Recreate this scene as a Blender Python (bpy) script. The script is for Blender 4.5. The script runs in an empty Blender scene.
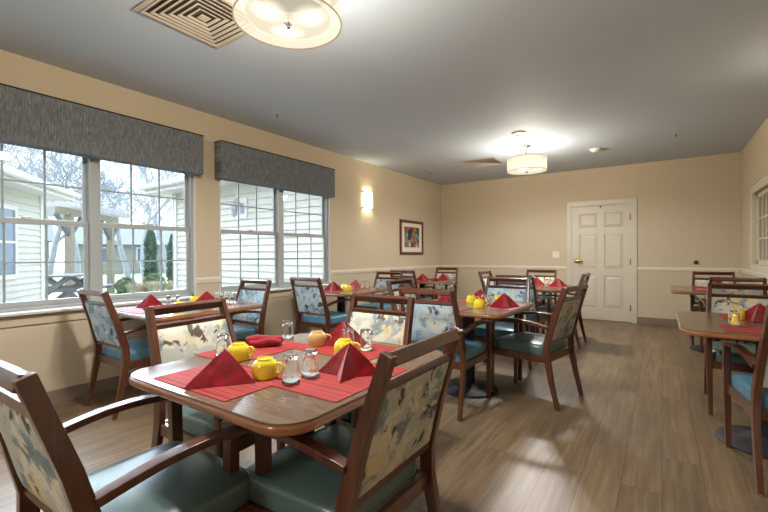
import bpy, bmesh, math, random
from mathutils import Vector, Matrix, noise
random.seed(7)
sc = bpy.context.scene
COL = sc.collection
R = math.radians
PI = math.pi

# ------------------------------------------------------------------ camera
F, YAW, PITCH, ROLL, CAMH = 407.55, 0.5982, -0.0029, -0.0048, 1.1964
fw = Vector((-math.sin(YAW)*math.cos(PITCH), math.cos(YAW)*math.cos(PITCH), math.sin(PITCH)))
rt = Vector((math.cos(YAW), math.sin(YAW), 0)); up = rt.cross(fw)
rt2 = math.cos(ROLL)*rt + math.sin(ROLL)*up
up2 = -math.sin(ROLL)*rt + math.cos(ROLL)*up
cd = bpy.data.cameras.new('camera'); cam = bpy.data.objects.new('camera', cd); COL.objects.link(cam)
M3 = Matrix((rt2, up2, -fw)).transposed()
cam.matrix_world = Matrix.Translation((0, 0, CAMH)) @ M3.to_4x4()
cd.sensor_width = 36; cd.lens = F/768*36; cd.clip_start = 0.05; cd.clip_end = 300
sc.camera = cam

# ------------------------------------------------------------------ world, exposure
w = bpy.data.worlds.new('overcast_sky'); sc.world = w; w.use_nodes = True
nt = w.node_tree; nt.nodes.clear()
out = nt.nodes.new('ShaderNodeOutputWorld'); bg = nt.nodes.new('ShaderNodeBackground')
tc = nt.nodes.new('ShaderNodeTexCoord'); nz = nt.nodes.new('ShaderNodeTexNoise'); nz.inputs['Scale'].default_value = 2.2
cr = nt.nodes.new('ShaderNodeValToRGB')
cr.color_ramp.elements[0].position = 0.35; cr.color_ramp.elements[0].color = (0.58, 0.77, 1.0, 1)
cr.color_ramp.elements[1].position = 0.65; cr.color_ramp.elements[1].color = (0.76, 0.88, 1.0, 1)
nt.links.new(tc.outputs['Generated'], nz.inputs['Vector']); nt.links.new(nz.outputs['Fac'], cr.inputs['Fac'])
nt.links.new(cr.outputs['Color'], bg.inputs['Color']); nt.links.new(bg.outputs[0], out.inputs[0])
bg.inputs['Strength'].default_value = 1.85
sd = bpy.data.lights.new('bright_overcast_west', 'SUN'); sd.energy = 13.0; sd.angle = R(75); sd.color = (.70, .84, 1.0)
so_ = bpy.data.objects.new('bright_overcast_west', sd); COL.objects.link(so_)
so_.rotation_euler = Vector((.84, -.12, -.50)).to_track_quat('-Z', 'Y').to_euler(); so_.location = (-20, 3, 12)
LAMP_W = 330.0        # bulbs inside each ceiling drum
SHADE_E = .45
SCONCE_W = 7.0
vs = sc.view_settings
sc.display_settings.display_device = 'sRGB'
vs.view_transform = 'Standard'; vs.look = 'None'; vs.gamma = 1; vs.use_curve_mapping = False
vs.exposure = 1.0

# ------------------------------------------------------------------ materials
def s2l(c):
    return tuple(((v/255)/12.92 if v/255 <= .04045 else ((v/255+.055)/1.055)**2.4) for v in c) + (1,)
class NT:
    def __init__(s, name):
        s.m = bpy.data.materials.new(name); s.m.use_nodes = True; s.t = s.m.node_tree; s.t.nodes.clear()
        s.out = s.n('ShaderNodeOutputMaterial')
    def n(s, t, **k):
        nd = s.t.nodes.new(t)
        for a, b in k.items():
            if a in nd.inputs.keys(): nd.inputs[a].default_value = b
            else: setattr(nd, a, b)
        return nd
    def l(s, a, b): s.t.links.new(a, b)
    def coords(s, scale=(1, 1, 1), rnd=False, rot=(0, 0, 0)):
        tc = s.n('ShaderNodeTexCoord'); mp = s.n('ShaderNodeMapping')
        mp.inputs['Scale'].default_value = scale; mp.inputs['Rotation'].default_value = rot
        s.l(tc.outputs['Object'], mp.inputs['Vector'])
        if rnd:
            oi = s.n('ShaderNodeObjectInfo'); mu = s.n('ShaderNodeMath', operation='MULTIPLY'); mu.inputs[1].default_value = 40
            s.l(oi.outputs['Random'], mu.inputs[0]); s.l(mu.outputs[0], mp.inputs['Location'])
        return mp.outputs['Vector']
    def noise(s, vec, scale, detail=3, rough=.5, dist=0):
        nd = s.n('ShaderNodeTexNoise'); nd.inputs['Scale'].default_value = scale; nd.inputs['Detail'].default_value = detail
        nd.inputs['Roughness'].default_value = rough; nd.inputs['Distortion'].default_value = dist
        s.l(vec, nd.inputs['Vector']); return nd.outputs['Fac']
    def ramp(s, fac, stops, interp='LINEAR'):
        r = s.n('ShaderNodeValToRGB'); cr = r.color_ramp; cr.interpolation = interp
        while len(cr.elements) > 1: cr.elements.remove(cr.elements[-1])
        cr.elements[0].position = stops[0][0]; cr.elements[0].color = stops[0][1]
        for p, c in stops[1:]:
            e = cr.elements.new(p); e.color = c
        s.l(fac, r.inputs['Fac']); return r.outputs['Color']
    def mix(s, fac, a, b, mode='MIX'):
        m = s.n('ShaderNodeMix', data_type='RGBA', blend_type=mode)
        for sock, v in ((m.inputs[0], fac), (m.inputs[6], a), (m.inputs[7], b)):
            if hasattr(v, 'links'): s.l(v, sock)
            else: sock.default_value = v
        return m.outputs[2]
    def bsdf(s, col, rough=.5, metal=0, spec=.5, coat=0, bump=None, bstr=.1, bdist=.002, **k):
        b = s.n('ShaderNodeBsdfPrincipled')
        for nm, v in (('Base Color', col), ('Roughness', rough)):
            if hasattr(v, 'links'): s.l(v, b.inputs[nm])
            else: b.inputs[nm].default_value = v
        b.inputs['Metallic'].default_value = metal; b.inputs['Specular IOR Level'].default_value = spec
        b.inputs['Coat Weight'].default_value = coat; b.inputs['Coat Roughness'].default_value = .14
        for a, v in k.items(): b.inputs[a.replace('_', ' ')].default_value = v
        if bump is not None:
            bp = s.n('ShaderNodeBump'); bp.inputs['Strength'].default_value = bstr; bp.inputs['Distance'].default_value = bdist
            s.l(bump, bp.inputs['Height']); s.l(bp.outputs[0], b.inputs['Normal'])
        s.l(b.outputs[0], s.out.inputs['Surface']); return s.m

def flat(name, rgb, rough=.5, metal=0, spec=.5, var=.06, scale=8, **k):
    m = NT(name); v = m.coords(); f = m.noise(v, scale)
    c = s2l(rgb); d = tuple(x*(1-var) for x in c[:3])+(1,)
    return m.bsdf(m.ramp(f, [(.3, d), (.7, c)]), rough, metal, spec, **k)

def wood(name, a, b, c, rough=.3, coat=.6, scale=(30, 30, 2.5), rnd=True):
    m = NT(name); v = m.coords(scale, rnd); f = m.noise(v, 1.6, 5, .6, .6)
    v2 = m.coords((1, 1, 1), rnd); f2 = m.noise(v2, 3, 2)
    col = m.ramp(f, [(.25, s2l(a)), (.5, s2l(b)), (.78, s2l(c))])
    col = m.mix(.25, col, m.ramp(f2, [(.3, s2l(a)), (.7, s2l(c))]))
    return m.bsdf(col, rough, coat=coat, bump=f, bstr=.05)
M = {}
M['wall'] = flat('painted_wall', (194, 179, 153), .85, spec=.25, var=.02, scale=1.5)
M['ceiling'] = flat('painted_ceiling', (190, 201, 211), .75, spec=.3, var=.02, scale=2)
M['trim'] = flat('white_trim_paint', (196, 187, 168), .45, var=.02)
M['railpaint'] = flat('chair_rail_paint', (226, 218, 200), .45, var=.02)
M['winframe'] = flat('window_vinyl', (160, 164, 162), .4, var=.02)
M['muntin'] = flat('grey_muntin', (150, 162, 166), .5, var=.02)
M['sill'] = flat('sill_paint', (205, 202, 196), .35, var=.02)
M['base'] = flat('vinyl_base', (126, 110, 94), .5, var=.05)
M['wood'] = wood('chair_wood', (50, 25, 15), (80, 42, 26), (108, 61, 39))
M['edge'] = wood('table_edge_wood', (112, 66, 36), (142, 88, 50), (164, 108, 66), rough=.3, scale=(4, 4, 60))
M['darkmetal'] = flat('black_metal', (30, 30, 34), .62, 0, var=.1)
M['chrome'] = flat('chrome', (200, 200, 200), .2, 1, var=.02)
M['nickel'] = flat('nickel', (150, 140, 128), .3, 1, var=.02)
M['brass'] = flat('brass', (170, 130, 60), .25, 1, var=.05)
M['hole'] = flat('dark_recess', (22, 20, 18), .9, var=.02)
M['duct'] = flat('duct_inside', (70, 62, 54), .9, var=.02)
M['vent'] = flat('vent_paint', (190, 178, 160), .55, var=.02)
M['plastic'] = flat('white_plastic', (220, 212, 196), .4, var=.02)
M['yellow'] = flat('yellow_glaze', (226, 200, 40), .18, var=.06, spec=.6, coat=.4)
M['tan'] = flat('tan_glaze', (196, 156, 100), .2, var=.1, coat=.3)
M['pewter'] = flat('shaker_cap', (120, 118, 115), .35, .9)
M['salt'] = flat('salt', (225, 225, 225), .8)

def red_cloth():
    m = NT('red_napkin_cloth'); v = m.coords(); f = m.noise(v, 26, 3); wv = m.coords((900, 900, 900)); g = m.noise(wv, 1)
    return m.bsdf(m.ramp(f, [(.3, s2l((112, 8, 20))), (.7, s2l((150, 14, 30)))]), .8, spec=.2, bump=g, bstr=.15, Sheen_Weight=.3)
M['napkin'] = red_cloth()
def mat_material():
    m = NT('woven_placemat'); tc = m.n('ShaderNodeTexCoord'); sp = m.n('ShaderNodeSeparateXYZ'); m.l(tc.outputs['Object'], sp.inputs[0])
    cb = m.n('ShaderNodeCombineXYZ'); m.l(sp.outputs['Y'], cb.inputs['Y'])
    f = m.noise(cb.outputs[0], 60, 1)
    col = m.ramp(f, [(.25, s2l((99, 19, 28))), (.42, s2l((135, 28, 32))), (.44, s2l((154, 52, 37))), (.56, s2l((158, 39, 37))), (.6, s2l((122, 27, 37))), (.75, s2l((163, 75, 50)))], 'LINEAR')
    # dark stripes
    mu = m.n('ShaderNodeMath', operation='MULTIPLY'); mu.inputs[1].default_value = 1/.032; m.l(sp.outputs['Y'], mu.inputs[0])
    fr = m.n('ShaderNodeMath', operation='FRACT'); m.l(mu.outputs[0], fr.inputs[0])
    lt = m.n('ShaderNodeMath', operation='LESS_THAN'); lt.inputs[1].default_value = .1; m.l(fr.outputs[0], lt.inputs[0])
    col = m.mix(lt.outputs[0], col, s2l((84, 18, 26)))
    wv = m.coords((500, 500, 500)); g = m.noise(wv, 1)
    return m.bsdf(col, .6, spec=.3, bump=g, bstr=.2)
M['mat'] = mat_material()

def tabletop():
    m = NT('laminate_tabletop'); v = m.coords((3, 30, 3), True); f = m.noise(v, 1.5, 5, .6, .5); g = m.noise(m.coords((1, 1, 1), True), 5, 3)
    col = m.ramp(f, [(.3, s2l((92, 72, 58))), (.55, s2l((112, 90, 72))), (.75, s2l((130, 106, 86)))])
    col = m.mix(.3, col, m.ramp(g, [(.3, s2l((92, 72, 60))), (.7, s2l((126, 102, 82)))]))
    return m.bsdf(col, .22, spec=.7, coat=.2)
M['top'] = tabletop()

def fabric(name, base, c1, c2, dark, yel, amt):
    m = NT(name); v = m.coords((1, 1, 1), True)
    wn = m.n('ShaderNodeTexNoise'); wn.inputs['Scale'].default_value = 7; wn.inputs['Detail'].default_value = 2; m.l(v, wn.inputs['Vector'])
    ad = m.n('ShaderNodeMix', data_type='RGBA', blend_type='ADD'); ad.inputs[0].default_value = .16
    m.l(v, ad.inputs[6]); m.l(wn.outputs['Color'], ad.inputs[7]); vv = ad.outputs[2]
    def blot(scale, thr, soft, off):
        mp = m.n('ShaderNodeMapping'); mp.inputs['Location'].default_value = off; m.l(vv, mp.inputs['Vector'])
        f = m.noise(mp.outputs['Vector'], scale, 4, .55, .3)
        return m.ramp(f, [(thr, (0, 0, 0, 1)), (thr+soft, (1, 1, 1, 1))])
    def fac(c):
        s = m.n('ShaderNodeRGBToBW'); m.l(c, s.inputs[0]); return s.outputs[0]
    col = m.mix(fac(blot(9, .46, .05, (3, 1, 2))), s2l(base), s2l(c1))
    col = m.mix(fac(blot(6, .57, .05, (8, 5, 1))), col, s2l(yel))
    col = m.mix(fac(blot(9, .53, .06, (1, 9, 4))), col, s2l(c2))
    col = m.mix(fac(blot(13, .60, .04, (5, 5, 9))), col, s2l(dark))
    wv = m.coords((500, 500, 500)); g = m.noise(wv, 1)
    return m.bsdf(col, .75, spec=.25, bump=g, bstr=.15)
M['cream'] = fabric('cream_floral_fabric', (198, 191, 172), (170, 170, 160), (118, 130, 130), (86, 76, 64), (198, 180, 138), 1)
M['blue'] = fabric('pale_blue_floral_fabric', (194, 207, 212), (170, 190, 202), (128, 154, 174), (76, 84, 98), (200, 204, 194), 1)
M['green_vinyl'] = flat('green_vinyl', (82, 102, 97), .32, spec=.5, var=.15, scale=5)
M['blue_vinyl'] = flat('teal_blue_vinyl', (84, 132, 152), .34, spec=.5, var=.15, scale=5)

def valance_mat():
    m = NT('grey_woven_valance'); v = m.coords((1, 60, 7)); f = m.noise(v, 2.2, 5, .65)
    v2 = m.coords((1, 160, 14)); g = m.noise(v2, 2.2, 3, .6)
    col = m.ramp(f, [(.28, s2l((58, 64, 68))), (.5, s2l((98, 107, 113))), (.72, s2l((150, 157, 160)))])
    col = m.mix(.4, col, m.ramp(g, [(.35, s2l((70, 78, 82))), (.65, s2l((140, 134, 124)))]))
    return m.bsdf(col, .85, spec=.2, bump=f, bstr=.1)
M['valance'] = valance_mat()

def floor_mat():
    m = NT('vinyl_plank_floor'); tc = m.n('ShaderNodeTexCoord'); mp = m.n('ShaderNodeMapping'); mp.inputs['Rotation'].default_value = (0, 0, PI/2)
    m.l(tc.outputs['Object'], mp.inputs['Vector'])
    br = m.n('ShaderNodeTexBrick'); m.l(mp.outputs['Vector'], br.inputs['Vector'])
    br.offset = .37; br.inputs['Scale'].default_value = 1; br.inputs['Brick Width'].default_value = 1.22; br.inputs['Row Height'].default_value = .18
    br.inputs['Mortar Size'].default_value = .0016; br.inputs['Mortar Smooth'].default_value = .3; br.inputs['Bias'].default_value = 0
    br.inputs['Color1'].default_value = (0, 0, 0, 1); br.inputs['Color2'].default_value = (1, 1, 1, 1); br.inputs['Mortar'].default_value = (.5, .5, .5, 1)
    g1 = m.n('ShaderNodeMapping'); g1.inputs['Scale'].default_value = (26, 1.4, 1); m.l(tc.outputs['Object'], g1.inputs['Vector'])
    ad = m.n('ShaderNodeVectorMath', operation='ADD'); m.l(g1.outputs[0], ad.inputs[0])
    sc_ = m.n('ShaderNodeVectorMath', operation='SCALE'); sc_.inputs['Scale'].default_value = 13; m.l(br.outputs['Color'], sc_.inputs[0]); m.l(sc_.outputs[0], ad.inputs[1])
    f = m.noise(ad.outputs[0], 1.1, 6, .62, .5)
    g2 = m.n('ShaderNodeMapping'); g2.inputs['Scale'].default_value = (7, 1.6, 1); m.l(tc.outputs['Object'], g2.inputs['Vector'])
    f2 = m.noise(g2.outputs[0], .9, 3)
    col = m.ramp(f, [(.25, s2l((80, 64, 47))), (.5, s2l((118, 97, 72))), (.75, s2l((150, 127, 97)))])
    col = m.mix(.35, col, m.ramp(f2, [(.3, s2l((86, 70, 54))), (.7, s2l((132, 110, 84)))]))
    tone = m.ramp(br.outputs['Color'], [(0, (.86, .86, .86, 1)), (1, (1.08, 1.06, 1.04, 1))])
    col = m.mix(1, col, tone, 'MULTIPLY')
    col = m.mix(br.outputs['Fac'], col, s2l((56, 48, 42)))
    return m.bsdf(col, .4, spec=.55, bump=f, bstr=.05)
M['floor'] = floor_mat()

def pane_mat():
    m = NT('window_glass'); t = m.n('ShaderNodeBsdfTransparent'); t.inputs[0].default_value = (.96, .965, .955, 1)
    g = m.n('ShaderNodeBsdfGlossy'); g.inputs['Roughness'].default_value = .02
    fr = m.n('ShaderNodeFresnel'); ge = m.n('ShaderNodeNewGeometry'); mp = m.n('ShaderNodeMapRange'); mp.inputs['To Min'].default_value = 1.5; mp.inputs['To Max'].default_value = 1/1.5; m.l(ge.outputs['Backfacing'], mp.inputs['Value']); m.l(mp.outputs[0], fr.inputs[0])
    mx = m.n('ShaderNodeMixShader'); m.l(fr.outputs[0], mx.inputs[0]); m.l(t.outputs[0], mx.inputs[1]); m.l(g.outputs[0], mx.inputs[2])
    m.l(mx.outputs[0], m.out.inputs['Surface']); return m.m
M['pane'] = pane_mat()
def glass_mat():
    m = NT('clear_tumbler_glass'); g = m.n('ShaderNodeBsdfGlass'); g.inputs['IOR'].default_value = 1.45; g.inputs['Roughness'].default_value = 0
    m.l(g.outputs[0], m.out.inputs['Surface']); return m.m
M['glass'] = glass_mat()
def lit(name, rgb, e, trans=.0):
    m = NT(name); d = m.n('ShaderNodeEmission'); d.inputs[0].default_value = s2l(rgb); d.inputs[1].default_value = e
    t = m.n('ShaderNodeBsdfTransparent'); t.inputs[0].default_value = (1, .98, .94, 1); mx = m.n('ShaderNodeMixShader', Fac=trans)
    m.l(d.outputs[0], mx.inputs[1]); m.l(t.outputs[0], mx.inputs[2]); m.l(mx.outputs[0], m.out.inputs['Surface']); return m.m
M['shade'] = lit('lit_outer_shade', (255, 240, 214), .68, .6)
M['shade_in'] = lit('lit_inner_shade', (255, 243, 220), .65, .6)
M['pan'] = lit('frosted_top_disc', (0, 0, 0), 0, .09)  # black, barely see-through; made to hold back bulb light from the ceiling
def diffuser():
    m = NT('lit_glass_diffuser'); tc = m.coords(); d = m.n('ShaderNodeEmission')
    # three bulbs behind frosted glass
    tcn = m.n('ShaderNodeTexCoord'); acc = None
    for k in range(3):
        a = R(20+120*k); ds = m.n('ShaderNodeVectorMath', operation='DISTANCE'); ds.inputs[1].default_value = (.115*math.cos(a), .115*math.sin(a), 0)
        sep = m.n('ShaderNodeVectorMath', operation='MULTIPLY'); sep.inputs[1].default_value = (1, 1, 0)
        m.l(tcn.outputs['Object'], sep.inputs[0]); m.l(sep.outputs[0], ds.inputs[0])
        mr = m.n('ShaderNodeMapRange'); mr.interpolation_type = 'SMOOTHSTEP'; mr.inputs['From Min'].default_value = .02; mr.inputs['From Max'].default_value = .11
        mr.inputs['To Min'].default_value = .6; mr.inputs['To Max'].default_value = 0
        m.l(ds.outputs['Value'], mr.inputs['Value'])
        if acc is None: acc = mr.outputs[0]
        else:
            ad = m.n('ShaderNodeMath', operation='ADD'); m.l(acc, ad.inputs[0]); m.l(mr.outputs[0], ad.inputs[1]); acc = ad.outputs[0]
    ad = m.n('ShaderNodeMath', operation='ADD'); ad.inputs[1].default_value = .4; m.l(acc, ad.inputs[0])
    d.inputs[0].default_value = s2l((255, 244, 214)); m.l(ad.outputs[0], d.inputs[1])
    t = m.n('ShaderNodeBsdfTransparent'); mx = m.n('ShaderNodeMixShader', Fac=.6)
    m.l(d.outputs[0], mx.inputs[1]); m.l(t.outputs[0], mx.inputs[2]); m.l(mx.outputs[0], m.out.inputs['Surface']); return m.m
M['diffuser'] = diffuser()
M['ring'] = lit('pale_shade_hem', (200, 170, 130), .35, .1)
M['sconce'] = lit('lit_sconce_glass', (255, 246, 228), 1.6, .4)
# outdoors
def siding_mat():
    m = NT('white_lap_siding'); f = m.noise(m.coords(), 3)
    return m.bsdf(m.ramp(f, [(.3, s2l((192, 188, 178))), (.7, s2l((201, 197, 186)))]), .6)
M['siding'] = siding_mat()
M['outtrim'] = flat('outdoor_white_trim', (212, 208, 200), .5, var=.02)
M['roof'] = flat('grey_shingles', (120, 124, 130), .9, var=.3, scale=20)
M['concrete'] = flat('patio_concrete', (168, 168, 166), .9, var=.1, scale=2)
M['lawn'] = flat('lawn_grass', (134, 148, 110), .95, var=.4, scale=6)
M['hay'] = flat('dry_grass', (196, 184, 160), .9, var=.3, scale=10)
M['ever'] = flat('evergreen_leaf', (88, 118, 104), .9, var=.4, scale=9)
M['shrub'] = flat('shrub_leaf', (134, 150, 120), .9, var=.4, scale=9)
M['bark'] = flat('pale_bark', (166, 168, 176), .9, var=.2)
M['greywood'] = flat('weathered_wood', (104, 102, 104), .8, var=.2)
M['tanwood'] = flat('tan_wood', (140, 132, 116), .8, var=.15)
M['rafter'] = flat('pale_rafter', (184, 180, 182), .8)
M['outglass'] = flat('dark_outside_window', (96, 112, 136), .15, var=.1)
M['farwall'] = flat('grey_house_wall', (150, 146, 142), .8, var=.1)
M['blind'] = flat('cream_blind', (176, 162, 134), .8, var=.03)

# ------------------------------------------------------------------ mesh helpers
class MB:
    def __init__(s): s.v = []; s.f = []
    def add(s, vs, fs):
        o = len(s.v); s.v += [tuple(p) for p in vs]; s.f += [tuple(i+o for i in f) for f in fs]; return s
    def box(s, x0, y0, z0, x1, y1, z1):
        x0, x1 = sorted((x0, x1)); y0, y1 = sorted((y0, y1)); z0, z1 = sorted((z0, z1))
        return s.add([(x0,y0,z0),(x1,y0,z0),(x1,y1,z0),(x0,y1,z0),(x0,y0,z1),(x1,y0,z1),(x1,y1,z1),(x0,y1,z1)],
                     [(0,3,2,1),(4,5,6,7),(0,1,5,4),(1,2,6,5),(2,3,7,6),(3,0,4,7)])
    def cbox(s, c, d): return s.box(c[0]-d[0]/2, c[1]-d[1]/2, c[2]-d[2]/2, c[0]+d[0]/2, c[1]+d[1]/2, c[2]+d[2]/2)
    def beam(s, pts, sizes, side=Vector((1, 0, 0))):
        """rectangular section swept along pts; side = direction of the first size"""
        pts = [Vector(p) for p in pts]; n = len(pts); side = Vector(side); vs = []; fs = []
        for i, p in enumerate(pts):
            t = (pts[min(i+1, n-1)]-pts[max(i-1, 0)]).normalized()
            a = (side - t*side.dot(t)).normalized(); b = t.cross(a)
            w_, h_ = sizes[i] if isinstance(sizes, list) else sizes
            for sx, sy in ((-1,-1),(1,-1),(1,1),(-1,1)): vs.append(p + a*sx*w_/2 + b*sy*h_/2)
        fs.append((3,2,1,0)); fs.append(tuple(4*(n-1)+k for k in range(4)))
        for i in range(n-1):
            for k in range(4):
                k2 = (k+1) % 4; fs.append((4*i+k, 4*i+k2, 4*i+4+k2, 4*i+4+k))
        return s.add(vs, fs)
    def tube(s, pts, rad, seg=8, cap=True):
        pts = [Vector(p) for p in pts]; n = len(pts); vs = []; fs = []; prev = None
        for i, p in enumerate(pts):
            t = (pts[min(i+1, n-1)]-pts[max(i-1, 0)]).normalized()
            if prev is None: a = t.orthogonal().normalized()
            else:
                a = prev - t*prev.dot(t)
                a = a.normalized() if a.length > 1e-6 else t.orthogonal().normalized()
            prev = a; b = t.cross(a); r_ = rad[i] if isinstance(rad, (list, tuple)) else rad
            for k in range(seg):
                th = 2*PI*k/seg; vs.append(p + a*math.cos(th)*r_ + b*math.sin(th)*r_)
        for i in range(n-1):
            for k in range(seg):
                k2 = (k+1) % seg; fs.append((i*seg+k, i*seg+k2, (i+1)*seg+k2, (i+1)*seg+k))
        if cap: fs.append(tuple(reversed(range(seg)))); fs.append(tuple((n-1)*seg+k for k in range(seg)))
        return s.add(vs, fs)
    def lathe(s, prof, seg=32, c=(0, 0, 0), rfun=None, close=False):
        """prof: (r, z) list; r=0 allowed at ends"""
        vs = []; fs = []; idx = []
        for (r_, z) in prof:
            if r_ < 1e-6: idx.append([len(vs)]); vs.append((c[0], c[1], c[2]+z))
            else:
                ring = []
                for k in range(seg):
                    th = 2*PI*k/seg; q = r_*(rfun(th, z) if rfun else 1)
                    ring.append(len(vs)); vs.append((c[0]+q*math.cos(th), c[1]+q*math.sin(th), c[2]+z))
                idx.append(ring)
        pairs = list(zip(idx[:-1], idx[1:]))
        if close: pairs.append((idx[-1], idx[0]))
        for a, b in pairs:
            if len(a) == 1 and len(b) == 1: continue
            for k in range(seg):
                k2 = (k+1) % seg
                if len(a) == 1: fs.append((a[0], b[k2], b[k]))
                elif len(b) == 1: fs.append((a[k], a[k2], b[0]))
                else: fs.append((a[k], a[k2], b[k2], b[k]))
        return s.add(vs, fs)
    def prism(s, poly, z0, z1):
        n = len(poly)
        return s.add([(x, y, z0) for x, y in poly]+[(x, y, z1) for x, y in poly],
                     [tuple(reversed(range(n))), tuple(range(n, 2*n))]+[(k, (k+1) % n, n+(k+1) % n, n+k) for k in range(n)])
    def build(s, name, mat, parent=None, bevel=0, bseg=2, loc=None, rotz=0, smooth=True, sharp=40):
        me = bpy.data.meshes.new(name); bm = bmesh.new()
        vs = [bm.verts.new(p) for p in s.v]; bm.verts.index_update()
        for f in s.f:
            try: bm.faces.new([vs[i] for i in f])
            except ValueError: pass
        bmesh.ops.recalc_face_normals(bm, faces=bm.faces)
        if bevel > 0:
            ed = [e for e in bm.edges if len(e.link_faces) == 2 and e.calc_face_angle(0) > R(30)]
            bmesh.ops.bevel(bm, geom=ed, offset=bevel, segments=bseg, profile=.5, affect='EDGES', clamp_overlap=True)
        if smooth:
            for f in bm.faces: f.smooth = True
            for e in bm.edges:
                if len(e.link_faces) == 2 and e.calc_face_angle(0) > R(sharp): e.smooth = False
        bm.to_mesh(me); bm.free(); me.materials.append(M[mat] if isinstance(mat, str) else mat)
        o = bpy.data.objects.new(name, me); COL.objects.link(o)
        if bevel > 0 and smooth:
            wm = o.modifiers.new('weighted_normals', 'WEIGHTED_NORMAL'); wm.keep_sharp = True
        if parent is not None: o.parent = parent
        if loc: o.location = loc
        if rotz: o.rotation_euler = (0, 0, rotz)
        return o

def tag(o, label=None, cat=None, group=None, kind=None):
    if label: o['label'] = label
    if cat: o['category'] = cat
    if group: o['group'] = group
    if kind: o['kind'] = kind
    return o
def empty(name, loc=(0, 0, 0), rz=0):
    e = bpy.data.objects.new(name, None); COL.objects.link(e); e.location = loc; e.rotation_euler = (0, 0, rz); e.empty_display_size = .1
    return e
def struct(o, label=None, cat='structure'):
    o['kind'] = 'structure'
    if label: o['label'] = label; o['category'] = cat
    return o
def copy_tree(o, parent=None):
    c = o.copy(); COL.objects.link(c)
    if parent is not None: c.parent = parent
    for ch in list(o.children): copy_tree(ch, c)
    return c
def place(proto, used, loc, rz, label, cat, group=None):
    """first use moves the prototype itself, later ones copy it with its parts"""
    if proto.name not in used: used.add(proto.name); o = proto
    else: o = copy_tree(proto)
    o.location = loc; o.rotation_euler = (0, 0, rz); tag(o, label, cat, group); return o
USED = set()

# ------------------------------------------------------------------ room shell
WL, WR, YB, YN, H = -4.068, 1.0, 8.225, -4.6, 2.74
T = .16
struct(MB().box(WL-T, YN-T, -.12, WR+T+1.8, YB+T, 0).build('floor', 'floor', smooth=False), 'grey brown wood plank floor of the dining room', 'floor')
struct(MB().box(WL-T, YN-T, H, WR+T+1.8, YB+T, H+.15).build('ceiling', 'ceiling', smooth=False), 'smooth off white ceiling of the dining room', 'ceiling')
# left wall with window openings
WINS = [(-1.515, .315), (.61, 2.44), (2.72, 4.55)]  # first opening is an added window out of view, brings in daylight
Z0, Z1 = .77, 2.16
lw = MB(); y = YN-T
for a, b in WINS:
    lw.box(WL-T, y, 0, WL, a, H); lw.box(WL-T, a, 0, WL, b, Z0); lw.box(WL-T, a, Z1, WL, b, H); y = b
lw.box(WL-T, y, 0, WL, YB+T, H)
struct(lw.build('wall_left', 'wall', smooth=False), 'beige wall with the windows', 'wall')
# back wall with door opening
DX0, DX1, DZ = -1.39, -.42, 2.075
bw = MB(); bw.box(WL, YB, 0, DX0, YB+T, H); bw.box(DX1, YB, 0, WR+T, YB+T, H); bw.box(DX0, YB, DZ, DX1, YB+T, H)
struct(bw.build('wall_back', 'wall', smooth=False), 'beige far wall with the white door', 'wall')
# right wall with interior window
RY0, RY1, RZ0, RZ1 = 5.15, 7.15, 1.05, 1.97
rw = MB(); rw.box(WR, YN-T, 0, WR+T, RY0, H); rw.box(WR, RY1, 0, WR+T, YB, H); rw.box(WR, RY0, 0, WR+T, RY1, RZ0); rw.box(WR, RY0, RZ1, WR+T, RY1, H)
struct(rw.build('wall_right', 'wall', smooth=False), 'beige right-hand wall', 'wall')
struct(MB().box(DX0-.3, YB+T, 0, DX1+.3, YB+T+.03, H).build('wall_corridor', 'wall', smooth=False), 'wall closing the space behind the white door', 'wall')
struct(MB().box(WL, YN-T, 0, WR, YN, H).build('wall_near', 'wall', smooth=False), 'beige wall behind the camera', 'wall')

# baseboards
def basebd(name, x0, y0, x1, y1):
    return struct(MB().box(x0, y0, 0, x1, y1, .115).build(name, 'base', bevel=.004), 'grey brown vinyl baseboard', 'baseboard')
basebd('baseboard_left', WL, YN, WL+.014, YB)
b = MB().box(WL+.014, YB-.014, 0, DX0-.075, YB, .115).box(DX1+.075, YB-.014, 0, WR-.014, YB, .115)
struct(b.build('baseboard_back', 'base', bevel=.004), 'grey brown vinyl baseboard', 'baseboard')
basebd('baseboard_right', WR-.014, YN, WR, YB)

# chair rail (moulded)
def rail(mb, p0, p1, nrm):
    p0 = Vector(p0); p1 = Vector(p1); n = Vector(nrm)
    prof = [(0, .915), (.006, .915), (.012, .925), (.012, .945), (.02, .955), (.024, .968), (.018, .975), (0, .975)]
    vs = [p0+n*a+Vector((0, 0, z)) for a, z in prof]+[p1+n*a+Vector((0, 0, z)) for a, z in prof]; k = len(prof)
    mb.add(vs, [tuple(range(k)), tuple(reversed(range(k, 2*k)))]+[(i, (i+1) % k, k+(i+1) % k, k+i) for i in range(k)])
m = MB(); rail(m, (WL, 4.55, -.015), (WL, YB, -.015), (1, 0, 0)); rail(m, (WL, 2.44, -.015), (WL, 2.72, -.015), (1, 0, 0)); rail(m, (WL, .315, -.015), (WL, .61, -.015), (1, 0, 0)); rail(m, (WL, YN, -.015), (WL, -1.515, -.015), (1, 0, 0))
struct(m.build('trim_1', 'railpaint', sharp=60), 'cream chair rail on the window wall', 'chair rail')
m = MB(); rail(m, (WL+.024, YB, -.015), (DX0-.075, YB, -.015), (0, -1, 0)); rail(m, (DX1+.075, YB, -.015), (WR-.024, YB, -.015), (0, -1, 0))
struct(m.build('trim_2', 'railpaint', sharp=60), 'cream chair rail on the far wall', 'chair rail')
m = MB(); rail(m, (WR, YN, -.015), (WR, YB, -.015), (-1, 0, 0))
struct(m.build('trim_3', 'railpaint', sharp=60), 'cream chair rail on the right wall', 'chair rail')

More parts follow.
